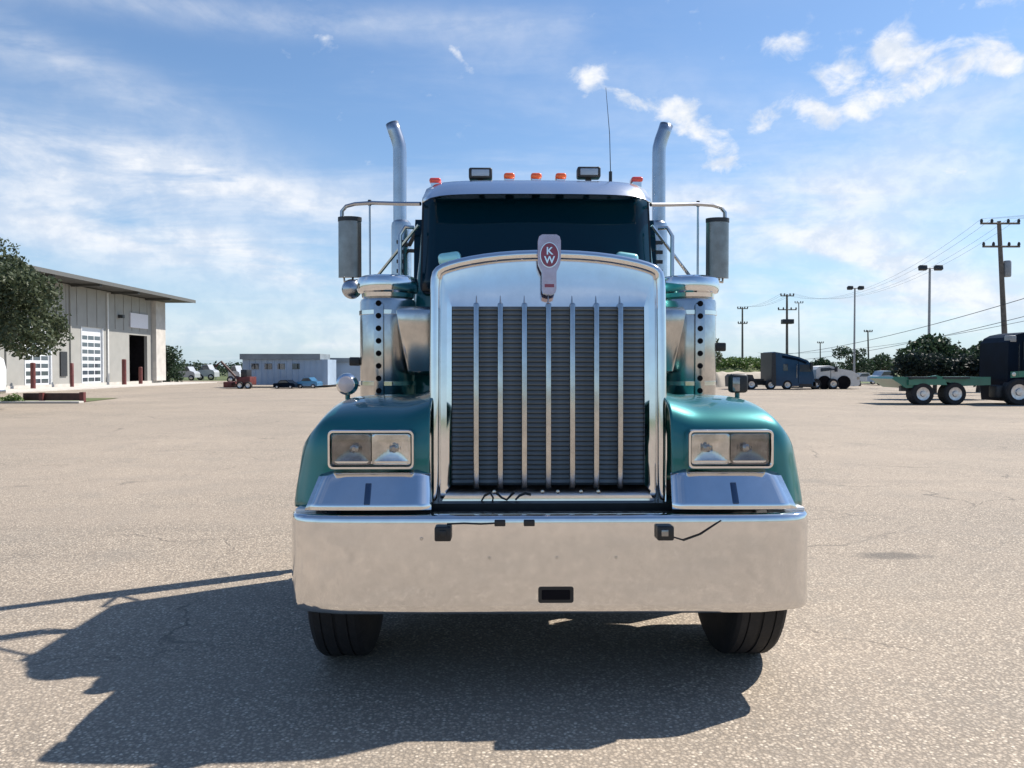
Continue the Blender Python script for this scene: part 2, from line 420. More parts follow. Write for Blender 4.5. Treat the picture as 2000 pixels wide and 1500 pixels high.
for x in (-.517,.528):
    l = MB().box((x,-.022,.822),(.078,.05,.068),.008).build('marker_lamp','dark_plastic',bump)
    MB().box((x-.006 if x>0 else x,-.05,.826),(.034,.008,.032),.004).build('lens_face','lens' if x>0 else 'dark_plastic',l)
for x in (-.25,-.112):
    MB().box((x,-.01,.868),(.052,.03,.028),.004).build('hook_bracket','dark_plastic',bump)
MB().tube([(-.50,-.006,.862),(-.42,-.010,.866),(-.34,-.008,.862),(-.27,-.008,.866)],.004,6).build('dark_strand','dark_plastic',bump)  # thin tube shaped as a dark reflection streak in the chrome
MB().tube([(.56,-.008,.80),(.62,-.012,.782),(.70,-.010,.81),(.80,-.004,.875)],.003,6).build('dark_strand','frame_steel',bump)
for x,z in ((-.62,.792),(-.30,.70),(.30,.70),(.02,.70)):
    MB().lathe([(0,-.004),(.007,-.004),(.009,-.001),(.009,.002)],(x,0,z),'y',10).build('bolt','dull_chrome',bump)
for s in (-1,1):
    MB().b2((s*1.14,.10,.899),(s*1.24,.34,.918),.004).build('bumper_end_tab','white_paint',bump)
# black stuff under/behind the bumper
MB().b2((-1.12,.12,.50),(1.12,.32,.86)).build('bumper_beam','frame_steel',T)
MB().b2((-1.05,.26,.86),(1.05,.5,.912)).build('splash_panel','dark_plastic',T)

# grille surround
oh = [(0,2.212),(.08,2.211),(.16,2.208),(.25,2.201),(.33,2.191),(.40,2.179),(.46,2.166),(.51,2.152),(.548,2.138),(.575,2.120),(.592,2.098),(.601,2.06),(.604,2.0),
      (.604,1.916),(.605,1.7),(.605,1.4),(.606,1.2),(.606,.994),(.606,.90),(.604,.893),(.58,.892),(.48,.892),(.25,.892),(.08,.892),(0,.892)]
loop = oh + [(-x,z) for x,z in oh[-2:0:-1]]
n = len(loop); ctr = Vector((0,1.55))
def offs(d):
    out = []
    for i,(x,z) in enumerate(loop):
        a = Vector(loop[i-1]); b_ = Vector(loop[(i+1)%n]); t = (b_-a).normalized(); nn = Vector((-t.y,t.x))
        if nn.dot(ctr-Vector((x,z))) < 0: nn = -nn
        out.append((x*1.012+nn.x*d, z+nn.y*d*(.25 if z < .95 else 1)))
    return out
GY = .30
def LEAN(z): return .055*max(0,z-1.3)
prof = [(.0,.16),(.0,.04),(.003,.018),(.010,.006),(.022,0),(.036,.003),(.048,.012),(.055,.026),(.058,.036),(.062,.036)]
rows = []
for d,y in prof:
    rows.append([(x,GY+y+LEAN(z),z) for x,z in offs(d)])
grille = MB().grid(rows, close=True).build('grille_surround','chrome',T,ang=50)
o62 = offs(.062); OW = .499
rect = [(max(-OW,min(OW,x)), max(.994,min(1.916,z))) for x,z in o62]
mid = [((a[0]+b_[0])/2,(a[1]+b_[1])/2) for a,b_ in zip(o62,rect)]
# face panel: gently dished between the bezel and the opening
MB().grid([[(x,GY+.036+LEAN(z),z) for x,z in o62],[(x,GY+.042+LEAN(z),z) for x,z in mid],[(x,GY+.034+LEAN(z),z) for x,z in rect],[(x,GY+.039+LEAN(z),z) for x,z in rect],[(x*.995,GY+.11+LEAN(z),z) for x,z in rect]],close=True)\
    .build('grille_face','chrome',grille,ang=30)
MB().b2((-.52,GY+.112,.96),(.52,GY+.14,1.96)).build('radiator_screen','interior_dark',grille)
lv = None
nl = 38
for i in range(nl):
    z = 1.006 + (1.905-1.006)*i/(nl-1)
    if lv is None:
        lv = MB().box((0,0,0),(.996,.022,.021),.003,Matrix.Rotation(R(-28),3,'X'),1).build('louver','louver_grey',grille)
        o = lv
    else:
        o = lv.copy(); C.objects.link(o)
    o.location = (0, GY+.078, z)
for i in range(7):
    x = -.3715+.1238*i
    bar = MB().box((x,GY+.040,1.455),(.029,.040,.955),.008,Matrix.Rotation(R(-1.0),3,'X')).build('grille_bar','dull_chrome',grille)
    MB().tube([(x,GY+.064,1.93),(x,GY+.066,1.95),(x,GY+.074,1.972)],[.006,.004,.002],6).build('bar_reflection','dull_chrome',bar)  # slim spike shaped as the bar's dim reflection on the top panel
for x in (-.28,-.03,.05,.17,.26):
    MB().lathe([(0,-.006),(.008,-.005),(.01,0),(.01,.004)],(x,GY+.036,.957),'y',8).build('rivet','dull_chrome',grille)
for pts in ([(-.345,.925),(-.33,.95),(-.30,.965),(-.285,.94),(-.29,.918)],[(-.27,.965),(-.24,.94),(-.215,.93),(-.19,.955),(-.175,.968)],[(-.17,.93),(-.15,.95),(-.12,.962),(-.09,.955)]):
    MB().tube([(x,GY+.026,z-.012) for x,z in pts],.0045,6).build('dark_strand','dark_plastic',grille)  # dark tubes shaped as reflection squiggles on the lower panel
# badge
bp = [(-.036,2.272),(-.052,2.262),(-.058,2.24),(-.058,2.16),(-.055,2.125),(-.044,2.10),(-.036,2.085),(-.036,1.995),(-.030,1.977),(-.01,1.970)]
poly = bp+[(-x,z) for x,z in bp[::-1]]
badge = MB().prism(poly,'y',GY-.03,GY+.03).build('hood_badge','badge_metal',grille,ang=30)
def oval(cx,cz,a,b_,n=24): return [(cx+a*math.cos(2*math.pi*i/n), cz+b_*math.sin(2*math.pi*i/n)) for i in range(n)]
MB().prism(oval(0,2.168,.048,.064),'y',GY-.034,GY-.029).build('badge_ring','chrome',badge,ang=30)
MB().prism(oval(0,2.168,.044,.060),'y',GY-.038,GY-.033).build('badge_enamel','badge_red',badge,ang=30)
MB().b2((-.024,GY-.033,2.006),(.024,GY-.029,2.022)).build('badge_strip','badge_red',badge)
def letter(ch, x, z, size, parent):
    cu = bpy.data.curves.new('badge_letter','FONT'); cu.body = ch; cu.size = size; cu.extrude = .002; cu.align_x = 'CENTER'
    cu.offset = size*.02
    ob = bpy.data.objects.new('tmp', cu); C.objects.link(ob)
    dg = bpy.context.evaluated_depsgraph_get(); me = bpy.data.meshes.new_from_object(ob.evaluated_get(dg)); bpy.data.objects.remove(ob)
    me.materials.clear(); me.materials.append(M['chrome'])
    o = bpy.data.objects.new('badge_letter', me); C.objects.link(o); o.rotation_euler = (math.pi/2,0,0); o.location = (x, GY-.040, z); o.parent = parent
letter('K',0,2.170,.052,badge); letter('W',0,2.126,.050,badge)

mat('cowl_teal_lit', (.42,.82,.82), .25, .3, 1.0)  # teal paint lightened, the sky reflection is put into the colour
# hood
rows = []
for t in [0,.1,.3,.5,.7,.9,1.0]:
    y = .40+t*1.22; hw = .575+t*.135; zt = 2.185+t*.10; zs = 2.08+t*.08
    sec = [(hw,y,.95),(hw,y,1.5),(hw-.003,y,zs-.13),(hw-.02,y,zs-.03),(hw-.07,y,zs+.035),(hw*.7,y,zs+.075+.02*t),(hw*.35,y,zt-.012),(0,y,zt)]
    rows.append(sec+[(-p[0],p[1],p[2]) for p in sec[-2::-1]])
MB().grid(rows).build('hood','teal_paint',T,ang=50)
for s in (-1,1):
    r = [[(s*(.50+.02*i), 1.40+.0*i, 2.29),(s*(.50+.02*i),1.40,2.30)] for i in range(2)]
    MB().box((s*.575,1.45,2.305),(.15,.20,.085),.03,Matrix.Rotation(R(s*8),3,'Y'),4).build('cowl_corner','cowl_teal_lit',T)  # rear hood corner in the teal with painted-in sky reflection

# fenders: loft over the wheel
def fender(s):
    st = [ # y, z, outer x, drop
        (.135,.915,1.235,.03),(.145,1.02,1.222,.03),(.150,1.12,1.205,.035),(.155,1.22,1.198,.045),(.170,1.30,1.18,.06),
        (.215,1.355,1.163,.08),(.32,1.395,1.15,.10),(.48,1.425,1.14,.12),(.68,1.437,1.135,.12),(.88,1.43,1.13,.13),(1.06,1.40,1.13,.13),
        (1.22,1.32,1.10,.12),(1.33,1.20,1.13,.10),(1.42,1.02,1.17,.07),(1.47,.85,1.20,.05)]
    rows = []
    for i,(y,z,xo,dr) in enumerate(st):
        a = Vector(st[max(i-1,0)][:2]); b_ = Vector(st[min(i+1,len(st)-1)][:2]); t = (b_-a).normalized(); nn = Vector((t.y,-t.x)) # inward normal
        xi = .595
        def pt(x, d): return (s*x, y+nn.x*d, z+nn.y*d)
        lift = .05 if i > 4 and i < 12 else 0
        rows.append([pt(xi,-lift), pt(xi+.05,-lift*.7), pt(xi+.14,-.004), pt((xi+xo)/2-.03,-.012), pt(xo-.10,-.004), pt(xo-.035,.012), pt(xo,.05), pt(xo+.022,.05+dr*.55), pt(xo+.04,.05+dr*1.35)])
    f = MB().grid(rows).build('fender','teal_paint',T,solid=.012,sub=2)
    # headlight pod
    hx = s*.872
    MB().prism(rrect(hx,1.204,.40,.175,.03),'y',.150,.22).build('headlight_housing','teal_paint',f,ang=30)
    bz = []
    for (wd,hd,r_,y) in ((.418,.190,.026,.15),(.418,.190,.026,.089),(.412,.184,.024,.082),(.394,.166,.018,.082),(.390,.162,.016,.098)):
        bz.append([(x,y,z) for x,z in rrect(hx,1.204,wd,hd,r_)])
    h = MB().grid(bz,close=True).build('headlight','chrome',f,ang=40)
    MB().prism(rrect(hx,1.204,.376,.148,.02),'y',.126,.131).build('headlight_back','lamp_reflector',h)
    for k,dx in ((0,-.096),(1,.096)):
        cx = hx+dx; bowl = []
        for j in range(8):
            q = .16+.84*j/7
            bowl.append([(x,.1255-.026*q*q,z_) for x,z_ in rrect(cx,1.204,.186*q,.150*q,.072*q*(1-q)+.010*q+.002)])
        bw = MB().grid(bowl,close=True).build('reflector_bowl','lamp_reflector' if (k==0)==(s>0) else 'lamp_smoked',h,solid=.002)
        MB().lathe([(0,.100),(.010,.100),(.020,.108),(.022,.127)],(cx-.01*s,0,1.206),'y',16).build('bulb','lens',h)
    MB().b2((hx-.188,.103,1.134),(hx+.188,.124,1.146)).build('lamp_rim','chrome',h)
    rows_=[]
    for i in range(53):
        x = hx-.192+.384*i/52; yb = .0955+.0012*(i%2)
        rows_.append([(x,yb+.002,1.204-.079),(x,yb-.004,1.204),(x,yb+.002,1.204+.079)])
    MB().grid(rows_).build('lens','headlens',h,ang=10)
    # lower chrome panel
    xi, xo = .578, 1.180
    rows = []
    for j in range(7):
        t = j/6; z = .920+t*.178; y = .035+.10*t
        a = xi+.012*t; b_ = xo-.058*t
        rows.append([(s*(a+(b_-a)*k/8), y+.012*(abs(k-4)/4)**3, z-(.02 if (k in (0,8) and j==6) else 0)) for k in range(9)])
    c = MB().grid(rows).build('fender_trim','chrome',f,solid=.008,ang=70)
    MB().box((s*.885,.072,.992),(.030,.014,.11),.004,Matrix.Rotation(R(-31),3,'X')).build('trim_reflection','reflection_blue',c)  # dark blue strip painted in as a reflection smudge on the trim
    # round lamp on a stalk
    lx, lz, ly = s*1.125, 1.505, .80
    if s < 0:
        l = MB().lathe([(0,-.035),(.03,-.036),(.048,-.030),(.056,-.018),(.062,-.012),(.064,0),(.058,.03),(.03,.055),(0,.06)],(lx,ly,lz),'y',28).build('fender_lamp','chrome',f)
        MB().lathe([(0,-.044),(.03,-.041),(.046,-.033)],(lx,ly,lz),'y',20).build('lamp_lens','pale_lens',l)
    else:
        l = MB().box((lx,ly,lz+.005),(.105,.07,.11),.02,None,3).build('fender_lamp','dark_metal',f)
        MB().box((lx-.02,ly-.034,lz),(.045,.01,.085),.008).build('lamp_lens','lens',l)
    MB().tube([(lx,ly+.01,lz-.04),(lx,ly+.01,1.40)],.014,8).build('lamp_stalk','teal_paint',l)
    # inner well
    MB().b2((s*.575,.46,.75),(s*.61,1.5,1.36)).build('inner_fender','frame_steel',f)
    return f
mat('lamp_smoked', (.22,.21,.21), .2, .9, var=.3, vscale=20)
mat('reflection_blue', (.06,.10,.17), .3, .6)  # colour of the painted reflection smudge on the fender trims
mat('headlens', (.9,.9,.9), .02, spec=.5); M['headlens'].node_tree.nodes['Principled BSDF'].inputs['Transmission Weight'].default_value = 1
mat('pale_lens', (.80,.66,.62), .15, coat=1, var=.1)
fender(-1); fender(1)

# intake ducts between hood and air cleaners
for s in (-1,1):
    sec = [(.83,1.945),(.87,1.975),(.93,1.965)]
    rows = []
    for (z,y,xo) in ((1.555,1.12,.80),(1.58,1.06,.815),(1.70,1.025,.835),(1.85,.998,.862),(1.915,.99,.872),(1.945,1.0,.875),(1.968,1.05,.873),(1.975,1.35,.87)):
        rows.append([(s*.57,y+.02,z),(s*.60,y,z),(s*(xo-.03),y,z),(s*(xo-.008),y+.01,z),(s*xo,y+.04,z),(s*xo,1.40,z)])
    MB().grid(rows).build('intake_duct','dull_chrome',T,ang=35,solid=.004)
    # air cleaner canister
    cx, cy = s*.975, 1.38
    a = MB().lathe([(0,1.38),(.17,1.385),(.178,1.40),(.178,2.02),(.172,2.035),(0,2.036)],(cx,cy,0),'z',40).build('air_cleaner','dull_chrome',T)
    MB().lathe([(0,2.036),(.15,2.037),(.165,2.05),(.168,2.075),(.19,2.083),(.197,2.10),(.197,2.15),(.19,2.172),(.16,2.186),(.06,2.194),(0,2.195)],(cx,cy,0),'z',40).build('air_cleaner_cap','chrome',a)
    for z in (1.50,1.95): MB().lathe([(.178,z-.015),(.184,z-.013),(.184,z+.013),(.178,z+.015)],(cx,cy,0),'z',40).build('strap','chrome',a)
    st = MB().box((s*1.005,cy-.190,1.70),(.062,.018,.60),.006).build('light_bar','dull_chrome',a)
    for k in range(8):
        MB().lathe([(0,-.004),(.016,-.003),(.018,0),(.018,.006)],(s*1.005,cy-.201,1.455+.078*k),'y',12).build('light_hole','interior_dark',st)
    z = 1.64 if s < 0 else 1.735
    m_ = MB().box((s*1.193,1.40,z),(.068,.05,.056),.008).build('side_marker','dark_plastic',a)
    MB().tube([(s*1.165,1.42,z),(s*1.14,1.42,z)],.008,6).build('marker_arm','dark_plastic',m_)

# cab
def yf(z): return 1.62 + (max(z,2.15)-2.15)*.24
sec = [(.845,.95),(.85,1.5),(.845,2.0),(.81,2.35),(.795,2.65),(.788,2.78),(.772,2.845),(.73,2.885),(.60,2.902),(.3,2.905),(0,2.91)]
full = sec+[(-x,z) for x,z in sec[-2::-1]]
rows = []
for (dy,k) in ((0,0.0),(.02,.018),(.06,.03),(.6,.032),(1.06,.03),(1.10,.02),(1.12,0)):
    rows.append([((x*(1-.022+k*.7)), (yf(z) if dy < .3 else 1.62)+dy, z-(.03-k)) for x,z in full])
cab = MB().grid(rows)
nf = len(full); cab.f.append(tuple(range(nf))); cab.f.append(tuple(range(6*nf,7*nf)))
cab = cab.build('cab','teal_paint',T,ang=40)
def wpane(x0,x1,z0,z1,r,d): return [(x,yf(z)-d,z) for x,z in rrect((x0+x1)/2,(z0+z1)/2,x1-x0,z1-z0,r)]
g0 = wpane(-.79,.79,2.10,2.815,.05,.012); g1 = wpane(-.79,.79,2.10,2.815,.05,-.01)
nn_ = len(g0)
MB().grid([g1,g0],close=True).add(g0,[list(range(nn_))]).build('windshield_gasket','dark_plastic',cab,ang=30)
rows = []
for j in range(9):
    z = 2.12+.68*j/8; rows.append([(-.775+1.55*i/16, yf(z)-.016-.05*(1-((i-8)/8)**2), z) for i in range(17)])
ws = MB().grid(rows).build('windshield','glass_dark',cab,ang=80,solid=.005)
for s in (-1,1):
    MB().b2((s*.62,1.53,2.27),(s*.16,1.54,2.282)).build('wiper','dark_plastic',ws)
    # side glass, door, handle
    sw = MB().prism([(1.80,2.02),(2.45,2.02),(2.45,2.66),(1.92,2.66),(1.84,2.5)],'x',s*.80,s*.856).build('side_window','glass_dark',cab)
    d = MB().prism([(1.74,1.0),(2.5,1.0),(2.5,2.0),(1.74,2.0)],'x',s*.80,s*.864).build('door','teal_paint',cab)
    MB().box((s*.875,2.42,1.75),(.03,.12,.03),.008).build('door_handle','chrome',d)
    MB().tube([(s*.93,1.64,1.50),(s*.93,1.64,2.50),(s*.90,1.66,2.56),(s*.84,1.68,2.56)],.014,8).build('grab_rail','dull_chrome',cab)
    MB().b2((s*.86,1.68,.62),(s*1.22,2.5,.70),.01).build('step','chrome',T)
    MB().b2((s*.86,1.6,.45),(s*1.16,2.6,.95),.02).build('tool_box','dull_chrome',T)
# visor
rows = []
for (z,y,e) in ((2.735,1.47,0),(2.737,1.462,0),(2.775,1.50,-.004),(2.82,1.56,-.012),(2.862,1.63,-.016),(2.893,1.76,-.035)):
    row = []
    for i in range(25):
        u = -1+2*i/24; hw = .772+e
        x = hw*u if abs(u) < .93 else math.copysign(hw*.93+hw*.07*math.sin((abs(u)-.93)/.07*math.pi/2), u)
        row.append((x, y+.10*abs(u)**6, z-.030*abs(u)**14+.008*(1-u*u)))
    rows.append(row)
MB().grid(rows).build('sun_visor','visor_white',cab,ang=60,solid=.006) if 'visor_white' in M else None
chrome('visor_metal', (.86,.86,.88), .18, .08, 5)
MB().grid(rows).build('sun_visor','visor_metal',cab,ang=60,solid=.006)
# roof lights
for x in (-.184,.004,.176):
    l = MB().box((x,1.80,2.935),(.078,.11,.044),.018,None,3).build('roof_light','amber',cab)
    MB().b2((x-.03,1.76,2.895),(x+.03,1.86,2.918)).build('light_base','chrome',l)
for x,z in ((-.70,2.902),(.709,2.915)):
    l = MB().box((x,1.80,z),(.082,.11,.036),.016,None,3).build('roof_light','red_lens',cab)
    MB().b2((x-.03,1.76,z-.05),(x+.03,1.86,z-.015)).build('light_base','chrome',l)
for x,z in ((-.386,2.965),(.377,2.975)):
    h = MB().box((x,1.84,z),(.165,.09,.078),.014,None,3).build('work_lamp','dark_metal',cab)
    MB().box((x,1.797,z),(.125,.012,.046),.005).build('lamp_face','lamp_grey',h) if 'lamp_grey' in M else MB().box((x,1.797,z),(.125,.012,.046),.005).build('lamp_face','trailer_grey',h)
    MB().b2((x-.02,1.83,2.87),(x+.02,1.87,z-.03)).build('lamp_bracket','dark_metal',h)
an = MB().tube([(.535,1.85,2.90),(.535,1.85,2.99)],.012,8).build('antenna_base','dark_metal',cab)
MB().tube([(.535,1.85,2.98),(.528,1.85,3.25),(.50,1.85,3.58)],[.0032,.0026,.0016],5).build('antenna_whip','dark_metal',an)

# mirrors
for s in (-1,1):
    y = 1.98
    mr_ = MB(); pr = []
    for i in range(13):
        a = math.pi*i/12; pr.append((s*1.335+.083*math.cos(a), y-.055*math.sin(a)))
    mr_.prism(pr,'z',2.25,2.665)
    mm = mr_.build('mirror','mirror_shell',cab,ang=40)
    MB().b2((s*1.255,y+.001,2.255),(s*1.415,y+.012,2.655)).build('mirror_glass','lamp_reflector',mm)
    MB().prism([(p[0]*1.0,p[1]) for p in [(s*1.335+.086*math.cos(math.pi*i/12), y-.058*math.sin(math.pi*i/12)) for i in range(13)]],'z',2.655,2.685).build('mirror_cap','dark_metal',mm)
    arm = [(s*.80,1.74,2.735),(s*.95,1.82,2.752),(s*1.17,1.95,2.785),(s*1.30,1.99,2.785),(s*1.365,2.0,2.77),(s*1.395,2.0,2.735),(s*1.398,2.0,2.60)]
    a = MB().tube(arm,.0145,8).build('mirror_bracket','stack_metal',cab)
    MB().tube([(s*1.19,1.97,2.795),(s*1.19,1.97,2.24)],.0075,6).build('bracket_rod','stack_metal',a)
    MB().tube([(s*.82,1.80,2.60),(s*1.14,1.98,2.26)],.012,6).build('bracket_brace','dull_chrome',a)
    MB().tube([(s*.84,1.80,2.22),(s*1.19,1.97,2.24),(s*1.38,2.0,2.225),(s*1.398,2.0,2.40)],.010,8).build('bracket_arm','dull_chrome',a)
    MB().lathe([(0,-.02),(.012,-.02),(.016,0),(.012,.02),(0,.02)],(s*1.19,1.97,2.79),'z',10).build('bracket_joint','dark_metal',a)
    if s < 0:
        sp_ = MB().lathe([(0,-.05),(.03,-.046),(.055,-.03),(.070,-.004),(.072,.01),(.068,.015),(0,.016)],(s*1.315,1.93,2.165),'y',28).build('spot_mirror','stack_metal',cab)
        MB().tube([(s*1.315,1.95,2.20),(s*1.315,1.98,2.25)],.008,6).build('spot_stem','dark_metal',sp_)
    else:
        MB().tube([(s*1.35,1.97,2.245),(s*1.31,1.95,2.17),(s*1.24,1.93,2.14)],.008,6).build('bracket_link','dull_chrome',a)
# exhaust stacks
for s in (-1,1):
    pts = [(s*1.087,2.86,.9),(s*1.087,2.86,1.5),(s*1.087,2.86,3.40),(s*1.09,2.86,3.45),(s*1.105,2.86,3.51),(s*1.13,2.86,3.58),(s*1.150,2.86,3.64)]
    e = MB().tube(pts[:],[.054]*7,24,False).build('exhaust_stack','stack_metal',T,ang=60,solid=.004)
    h = MB().lathe([(.06,1.25),(.082,1.26),(.085,1.28),(.085,2.78),(.080,2.81),(.06,2.83)],(s*1.075,2.86,0),'z',28).build('heat_shield','dull_chrome',e)
    for k in range(14):
        MB().box((s*1.075-s*.0,2.86-.0865,1.6+.08*k),(.06,.004,.03),.0).build('shield_slot','dark_metal',h)
    MB().tube([(s*.86,2.70,2.55),(s*1.05,2.84,2.58)],.016,8).build('stack_clamp','dark_metal',e)
    MB().tube([(s*.86,2.60,2.62),(s*.93,2.62,2.69),(s*1.0,2.80,2.62)],.018,8).build('exhaust_bracket','dark_metal',e)
# chassis
for s in (-1,1):
    MB().b2((s*.37,.3,.55),(s*.46,7.2,.83)).build('frame_rail','frame_steel',T)
    MB().lathe([(0,-.6),(.30,-.6),(.32,-.57),(.32,.57),(.30,.6),(0,.6)],(s*.86,3.35,.72),'y',28).build('fuel_tank','chrome',T)
MB().tube([(-1.0,.72,.50),(1.0,.72,.50)],.06,12).build('front_axle','frame_steel',T)
MB().b2((-.4,.45,.78),(.4,1.6,1.7)).build('engine_block','interior_dark',T)
MB().b2((-.85,1.62,.80),(.85,2.72,.95)).build('cab_floor','frame_steel',T)
MB().b2((-.9,1.7,.42),(.9,2.9,.60)).build('belly_light_block','interior_dark',T)  # cover added to keep light out from under the truck
for s in (-1,1): MB().b2((s*.78,1.52,.16),(s*1.26,1.535,.95)).build('wheel_light_block','rubber',T)  # panels added behind the front wheels to block light underneath
for y in (4.9,6.25): MB().tube([(-.95,y,.52),(.95,y,.52)],.08,12).build('rear_axle','frame_steel',T)
MB().b2((-.45,4.2,.84),(.45,6.8,.90)).build('deck_plate','frame_steel',T)
MB().lathe([(0,.98),(.45,.99),(.46,1.04),(0,1.06)],(0,5.4,0),'z',28).build('fifth_wheel','frame_steel',T)
def tyre(x, y, r, wd, parent, m='alu_wheel', out=1):
    h = wd/2
    prof = [(r*.56,-h*.92),(r*.62,-h),(r*.80,-h*1.03),(r*.92,-h*.98),(r*.975,-h*.88),(r,-h*.74),(r*1.0,-h*.50),(r*.985,-h*.49),(r*.985,-h*.45),(r,-h*.44),(r,-h*.06),(r*.985,-h*.05),(r*.985,h*.05),(r,h*.06),
            (r,h*.44),(r*.985,h*.45),(r*.985,h*.49),(r,h*.50),(r,h*.74),(r*.975,h*.88),(r*.92,h*.98),(r*.80,h*1.03),(r*.62,h),(r*.56,h*.92)]
    wl = bpy.data.objects.new('wheel', None); C.objects.link(wl); wl.parent = parent; wl.location = (x,y,r-.012)
    MB().lathe(prof,(0,0,0),'x',48,False).build('tyre','rubber',wl,ang=30)
    q = out
    MB().lathe([(r*.57,q*h*.9),(r*.55,q*h*.75),(r*.50,q*h*.45),(r*.25,q*h*.4),(r*.22,q*h*.85),(r*.10,q*h*.95),(0,q*h*.95)],(0,0,0),'x',32).build('rim',m,wl)
    return wl
for s in (-1,1):
    tyre(s*1.095,.76,.53,.285,T,out=s)
    for y in (4.9,6.25):
        tyre(s*1.06,y,.52,.27,T,out=s); tyre(s*.74,y,.52,.27,T,out=s)

# ------------------------------------------------------------------ service building on the left
WX = -36.5
BL = thing('service_building', 'beige workshop building with deep flat roof overhang and bay doors on the left', 'building', (WX,80,0))
def bb(lo, hi, name, m, par=BL, bevel=0, **kw):
    o = MB().b2(lo,hi,bevel); o.off(BL.location); return o.build(name,m,par,smooth=False,**kw)
# bays: y0,y1,top,kind
bays = [(49.8,53.2,5.0,'door'),(57.5,60.9,5.0,'door'),(65.1,68.6,5.1,'door'),(73.3,76.9,4.75,'open')]
segs = []; y = 36.0
for b0,b1,t,k in bays:
    segs.append((y,b0)); y = b1
segs.append((y,80))
wall = bb((WX-.3,36,5.1),(WX,80,8.45),'wall','wall_metal')
for (a,c) in segs: bb((WX-.3,a,.25),(WX,c,5.1),'wall_panel','wall_metal',wall)
for (b0,b1,t,k) in bays:
    if t < 5.1: bb((WX-.3,b0,t),(WX-.002,b1,5.1),'lintel','wall_metal',wall)
y = 36.6
while y < 79.5:
    bb((WX,y,5.12),(WX+.05,y+.10,8.4),'rib','wall_metal',wall); y += 1.55
bb((WX-.35,36,0),(WX+.06,80.05,.28),'plinth','concrete')
bb((-60,79.7,.25),(WX-.3,80,8.45),'end_wall','wall_metal')
bb((-60,36,.25),(WX-.3,36.3,8.45),'end_wall','wall_metal')
bb((WX+.0,77.9,.28),(WX+.45,80,8.35),'corner_pier','concrete')
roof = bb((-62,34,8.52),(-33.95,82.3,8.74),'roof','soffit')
bb((-33.94,34,8.50),(-33.86,82.4,8.80),'fascia','fascia',roof)
bb((-62,34,8.745),(-33.95,82.3,8.83),'roof_deck','fascia',roof)
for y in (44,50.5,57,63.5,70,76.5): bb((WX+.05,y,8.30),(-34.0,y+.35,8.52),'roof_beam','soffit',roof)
for (b0,b1,t,k) in bays:
    if k == 'door':
        d = bb((WX-.18,b0,.28),(WX-.12,b1,t),'bay_door','door_white')
        bb((WX-.12,b0-.0,.28),(WX+.04,b0+.10,t),'door_jamb','door_white',d); bb((WX-.12,b1-.10,.28),(WX+.04,b1,t),'door_jamb','door_white',d)
        nrow = 8; hh = (t-.28)/nrow
        for r_ in range(nrow-1):
            z0 = .28+hh*r_
            for c_ in range(3):
                yy = b0+.22+(b1-b0-.44)/3*c_
                bb((WX-.118,yy+.06,z0+.12),(WX-.108,yy+(b1-b0-.44)/3-.06,z0+hh-.14),'pane','window_glass',d)
    else:
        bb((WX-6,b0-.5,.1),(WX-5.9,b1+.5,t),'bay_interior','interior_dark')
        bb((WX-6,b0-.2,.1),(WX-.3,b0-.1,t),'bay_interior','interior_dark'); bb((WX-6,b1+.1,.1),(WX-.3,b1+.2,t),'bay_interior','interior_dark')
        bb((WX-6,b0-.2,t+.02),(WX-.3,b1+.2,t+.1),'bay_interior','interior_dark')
bb((WX+.02,73.4,5.45),(WX+.12,76.9,6.85),'sign_board','sign_white')
l_ = bb((WX+.05,71.2,6.2),(WX+.45,71.6,6.5),'wall_lamp','dark_metal')
for y_ in (47.0,55.3,63.4,79.0): bb((WX+.02,y_,.3),(WX+.12,y_+.12,8.35),'downpipe','wall_metal')
bb((WX+.02,69.2,.3),(WX+.14,69.36,8.3),'downpipe','off_white')
bb((WX-2.2,75.4,.28),(WX-1.4,76.2,1.1),'work_bench','dark_metal')
bb((WX+.005,62.0,.9),(WX+.10,62.9,2.9),'wall_cabinet','dark_metal')
for yy in (63.6,64.2): pass
def bollard(x,y,h,r,lab,m='red_steel'):
    o = MB().lathe([(r,0),(r,h-.04),(r*.8,h),(0,h+.02)],(0,0,0),'z',14).build('bollard',m); o.location = (x,y,.06)
    tag(o,lab,'bollard','red bollards along the workshop bays'); return o
bollard(WX+1.2,56.6,1.9,.17,'red bollard left of the workshop bay door nearest the tree')
bollard(WX+1.2,61.6,1.9,.14,'faded red bollard right of the workshop bay door nearest the tree')
bollard(WX+1.2,69.9,2.3,.19,'tall dark red bollard between the white bay door and the open bay')
bollard(WX+1.2,73.0,1.6,.17,'short dark red bollard at the left edge of the open dark bay')

# low red barrier + kerb on the left
BR = thing('low_barrier','low dark brown barrier with red end posts on the pavement before the workshop','barrier',P(105,789,35))
o0 = BR.location
def lb(name,m,px0,py0,px1,py1,D0,D1,par,O):
    a = P(px0,py1,D0); c = P(px1,py0,D0); b = MB().b2((a.x,D0,max(a.z,0.0)),(c.x,D1,c.z),.0); b.off(O.location); return b.build(name,m,par,smooth=False)
BR.location.z = 0
rail = lb('rail','brown_steel',45,768,160,782,35,35.3,BR,BR)
lb('end_post','red_steel',155,766,163,785,34.95,35.15,BR,BR); lb('end_post','red_steel',76,767,83,786,34.85,35.05,BR,BR)
b = MB().b2((-24,34.2,0),(-19.3,34.6,.10),.02); kk = b.build('kerb','concrete'); struct(kk)
sheet('planting_bed', [(-30,34.6),(-19.6,34.6),(-20.5,40),(-30,40)], .02, 'grass')

